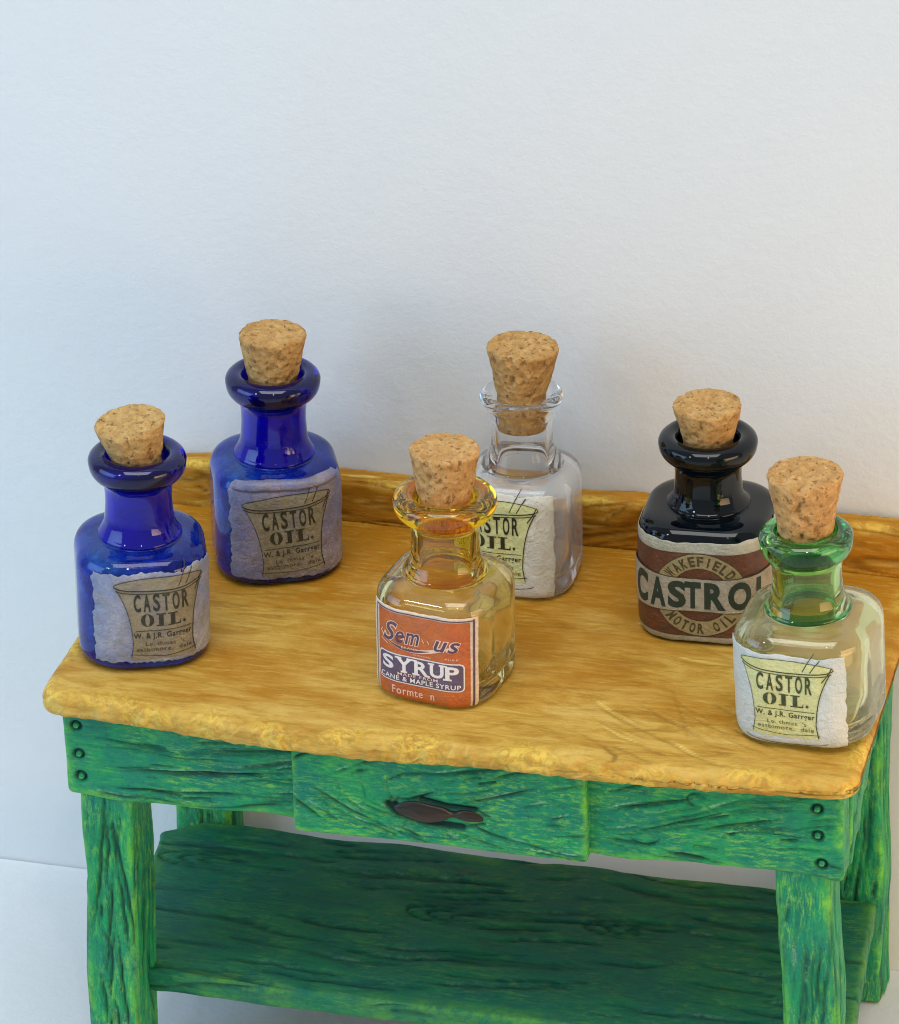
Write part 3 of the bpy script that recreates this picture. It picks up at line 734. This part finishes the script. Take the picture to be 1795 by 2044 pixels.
# 4 syrup bottle
r4, B4 = build_bottle('bottle', 'amber necked syrup bottle with an orange and purple label, alone at the front centre', (-.31, 1.70), R(-7), 1.80, .60, (M['ybody'], M['yneck'], M['ylip']), (3.72, .50, R(0), R(0), 2.50), (1.06, .96, .92), Rl=.745, tilt=R(1.5), zs=.995, lift=.07)
def syrup_label():
    cream = mat_label('cream_border_print', (.74, .58, .44), (.80, .66, .52), (.72, .60, .42), (.5, .38, .22), .3)
    red = mat_label('orange_red_print', (.50, .085, .012), (.58, .13, .014), (.48, .13, .014), (.30, .09, .05), .45)
    purple = mat_label('purple_print', (.075, .052, .13), (.11, .075, .15), (.15, .10, .14), (.10, .07, .07), .5)
    white = mat_ink('white_print', (.78, .72, .66), (.5, .42, .36), .5); pk = mat_ink('pink_print', (.80, .55, .42), (.6, .3, .18), .6)
    dk = mat_ink('dark_purple_ink', (.085, .045, .075), (.3, .12, .09), .5)
    L = Label(r4, B4, -.88, .84, .04, 1.50, cream, 2.2, rag=.012, wr=.006, zk=1.04)
    L.rect('red_panel', -.72, .72, .055, 1.38, red, 1)
    L.lines('border_line', [([(-.775, .10), (-.775, 1.40), (.765, 1.40)], .016), ([(.775, 1.42), (.770, .07)], .030)], dk, 2)
    L.rect('white_frame', -.70, .64, .30, .745, white, 2, .07)
    L.rect('purple_panel', -.68, .62, .318, .727, purple, 3, .06)
    xs = [(-.62, -.42, 'S'), (-.38, -.14, 'Y'), (-.10, .12, 'R'), (.14, .35, 'U'), (.37, .56, 'P')]
    L.text('letter', [(c, a, b, .49, .70, .030, 0, None) for a, b, c in xs], white, 4, True)
    V, F = [], []
    for x0, x1, y in [(-.31, -.21, .49), (-.13, -.02, .49), (.34, .46, .49), (-.14, -.06, .70), (.11, .21, .70), (.28, .38, .70), (.34, .40, .70), (-.40, -.30, .70), (-.22, -.12, .70), (.06, .14, .49)]:
        o = len(V); h = .014; V += [(x0, y - h), (x1, y - h), (x1, y + h), (x0, y + h)]; F.append((o, o + 1, o + 2, o + 3))
    L.add('serifs', V, F, white, 4)['kind'] = 'stuff'
    L.text('lettering', [('MADE FROM', -.36, .26, .425, .472, .01, 0, None)], pk, 4)
    L.text('lettering', [('CANE & MAPLE SYRUP', -.65, .585, .338, .412, .018, 0, None)], white, 4)
    for bold, m, ly in ((.055, pk, 2), (.012, dk, 3)):
        e = .012 if bold > .05 else 0
        L.text('lettering', [('S', -.60 - e, -.36 + e, .93 - e, 1.24 + e, bold, .35, None), ('em', -.39 - e, -.02 + e, .93 - e, 1.12 + e, bold, .3, None), ('us', .20 - e, .58 + e, .91 - e, 1.08 + e, bold, .35, None)], m, ly)
    sw = [(-.66 + 1.22 * i / 20, 1.03 - .19 * math.sin(math.pi * (i / 20) ** .8)) for i in range(21)]
    L.lines('swash', [(sw, lambda u: .012 + .05 * math.sin(math.pi * u))], pk, 2)
    L.lines('swash', [([(x, y + .002) for x, y in sw[2:14]], lambda u: .002 + .042 * math.sin(math.pi * u))], dk, 3)
    L.lines('swash', [([(-.64, .92), (-.52, .87)], .014), ([(-.62, 1.08), (-.66, 1.02)], .016), ([(.02, 1.06), (.05, 1.0)], .012), ([(.10, 1.05), (.13, 1.0)], .012)], pk, 3)
    L.text('lettering', [('BRAND', -.30, -.04, .856, .89, .01, 0, None), ('BLENDED', -.12, .16, .782, .80, 0, 0, None), ('PURE', .37, .55, .80, .825, 0, 0, None)], pk, 4)
    L.text('lettering', [('Formte  n', -.46, .20, .12, .24, .012, 0, None)], pk, 2)
syrup_label()

# 6 motor oil bottle
r6, B6 = build_bottle('bottle', 'black glass motor oil bottle with a red brown wraparound label, behind the green one', (2.971, 4.367), R(4), 1.94, .64, (M['black'],) * 3, (3.50, .50, R(1), R(0), 2.5), (1.0, .92, .84), Rl=.725, zs=.988, lift=.22)
def castrol_label():
    pale = mat_label('worn_cream_paper', (.33, .33, .25), (.46, .45, .37), (.36, .33, .24), (.28, .26, .18), .5)
    red = mat_label('red_brown_print', (.085, .030, .014), (.155, .038, .015), (.075, .036, .018), (.05, .03, .015), .75)
    band = mat_label('cream_band_print', (.32, .28, .20), (.42, .37, .29), (.30, .27, .20), (.20, .17, .12), .6)
    tan = mat_label('tan_ring_print', (.28, .21, .09), (.34, .27, .13), (.26, .19, .08), (.25, .2, .1), .4)
    dg = mat_ink('dark_green_ink', (.010, .030, .022), (.06, .05, .03), .6); br = mat_ink('dark_brown_ink', (.055, .04, .014), (.2, .15, .07), .6)
    L = Label(r6, B6, -1.75, 1.75, .04, 1.70, pale, 4.4, rag=.03, wr=.010)
    L.rect('red_panel', -1.72, 1.72, .16, 1.54, red, 1)
    cx, cz = .03, .86
    def annulus(name, r0, r1, a0, a1, mat, ly, n=60, ky=1.0):
        V, F = [], []
        for i in range(n + 1):
            a = a0 + (a1 - a0) * i / n; V += [(cx + (r0 + (r1 - r0) * j / 5) * math.cos(a), cz + (r0 + (r1 - r0) * j / 5) * ky * math.sin(a)) for j in range(6)]
        F = [(6 * i + j, 6 * i + j + 1, 6 * i + j + 7, 6 * i + j + 6) for i in range(n) for j in range(5)]
        return L.add(name, V, F, mat, ly)
    annulus('ring_outline', .425, .69, .1, math.pi - .1, br, 2); annulus('ring_outline', .425, .69, math.pi + .1, 6.18, br, 2)
    annulus('ring_band', .44, .675, .1, math.pi - .1, tan, 3); annulus('ring_band', .44, .675, math.pi + .1, 6.18, tan, 3)
    def arc_text(txt, r0, r1, a_from, a_to, up):
        items = []; n = len(txt)
        for i, ch in enumerate(txt):
            if ch == ' ': continue
            am = a_from + (a_to - a_from) * (i + .5) / n; wd = abs(a_to - a_from) / n * .36
            def cv(x, y, am=am, up=up):
                a = am - x if up else am + x; r = y
                return (cx + r * math.cos(a), cz + r * 1.0 * math.sin(a))
            items.append((ch, -wd, wd, r0, r1, .035, 0, cv) if up else (ch, -wd, wd, -r1, -r0, .035, 0, (lambda x, y, am=am: (cx - y * math.cos(am + x), cz - y * 1.0 * math.sin(am + x)))))
        return items
    L.text('lettering', arc_text('WAKEFIELD', .475, .64, math.pi - .56, .56, True), br, 4)
    L.text('lettering', arc_text('MOTOR OIL', .475, .64, math.pi + .60, 6.283 - .60, False), br, 4)
    bh = lambda t: .265 + .055 * min(1.0, abs(t - cx) / 1.0) ** 2
    def bandmesh(ext, m, ly, name):
        V, F = [], []; n = 70
        for i in range(n + 1):
            t = -1.5 + 3.0 * i / n; V += [(t, cz + (bh(t) + ext) * (-1 + 2 * j / 6)) for j in range(7)]
        for i in range(n):
            for j in range(6): a = i * 7 + j; F.append((a, a + 7, a + 8, a + 1))
        L.add(name, V, F, m, ly)
    bandmesh(.014, br, 5, 'band_outline'); bandmesh(0, band, 6, 'cream_band')
    cv = lambda x, y: (x, cz + y * (bh(x) - .035) / .225)
    pos = [('C', -1.04, -.76), ('A', -.71, -.47), ('S', -.44, -.18), ('T', -.20, .04), ('R', .09, .40), ('O', .43, .76), ('L', .84, 1.05)]
    L.text('letter', [(c, a, b, -.215, .215, .045, 0, cv) for c, a, b in pos], dg, 7, True)
castrol_label()
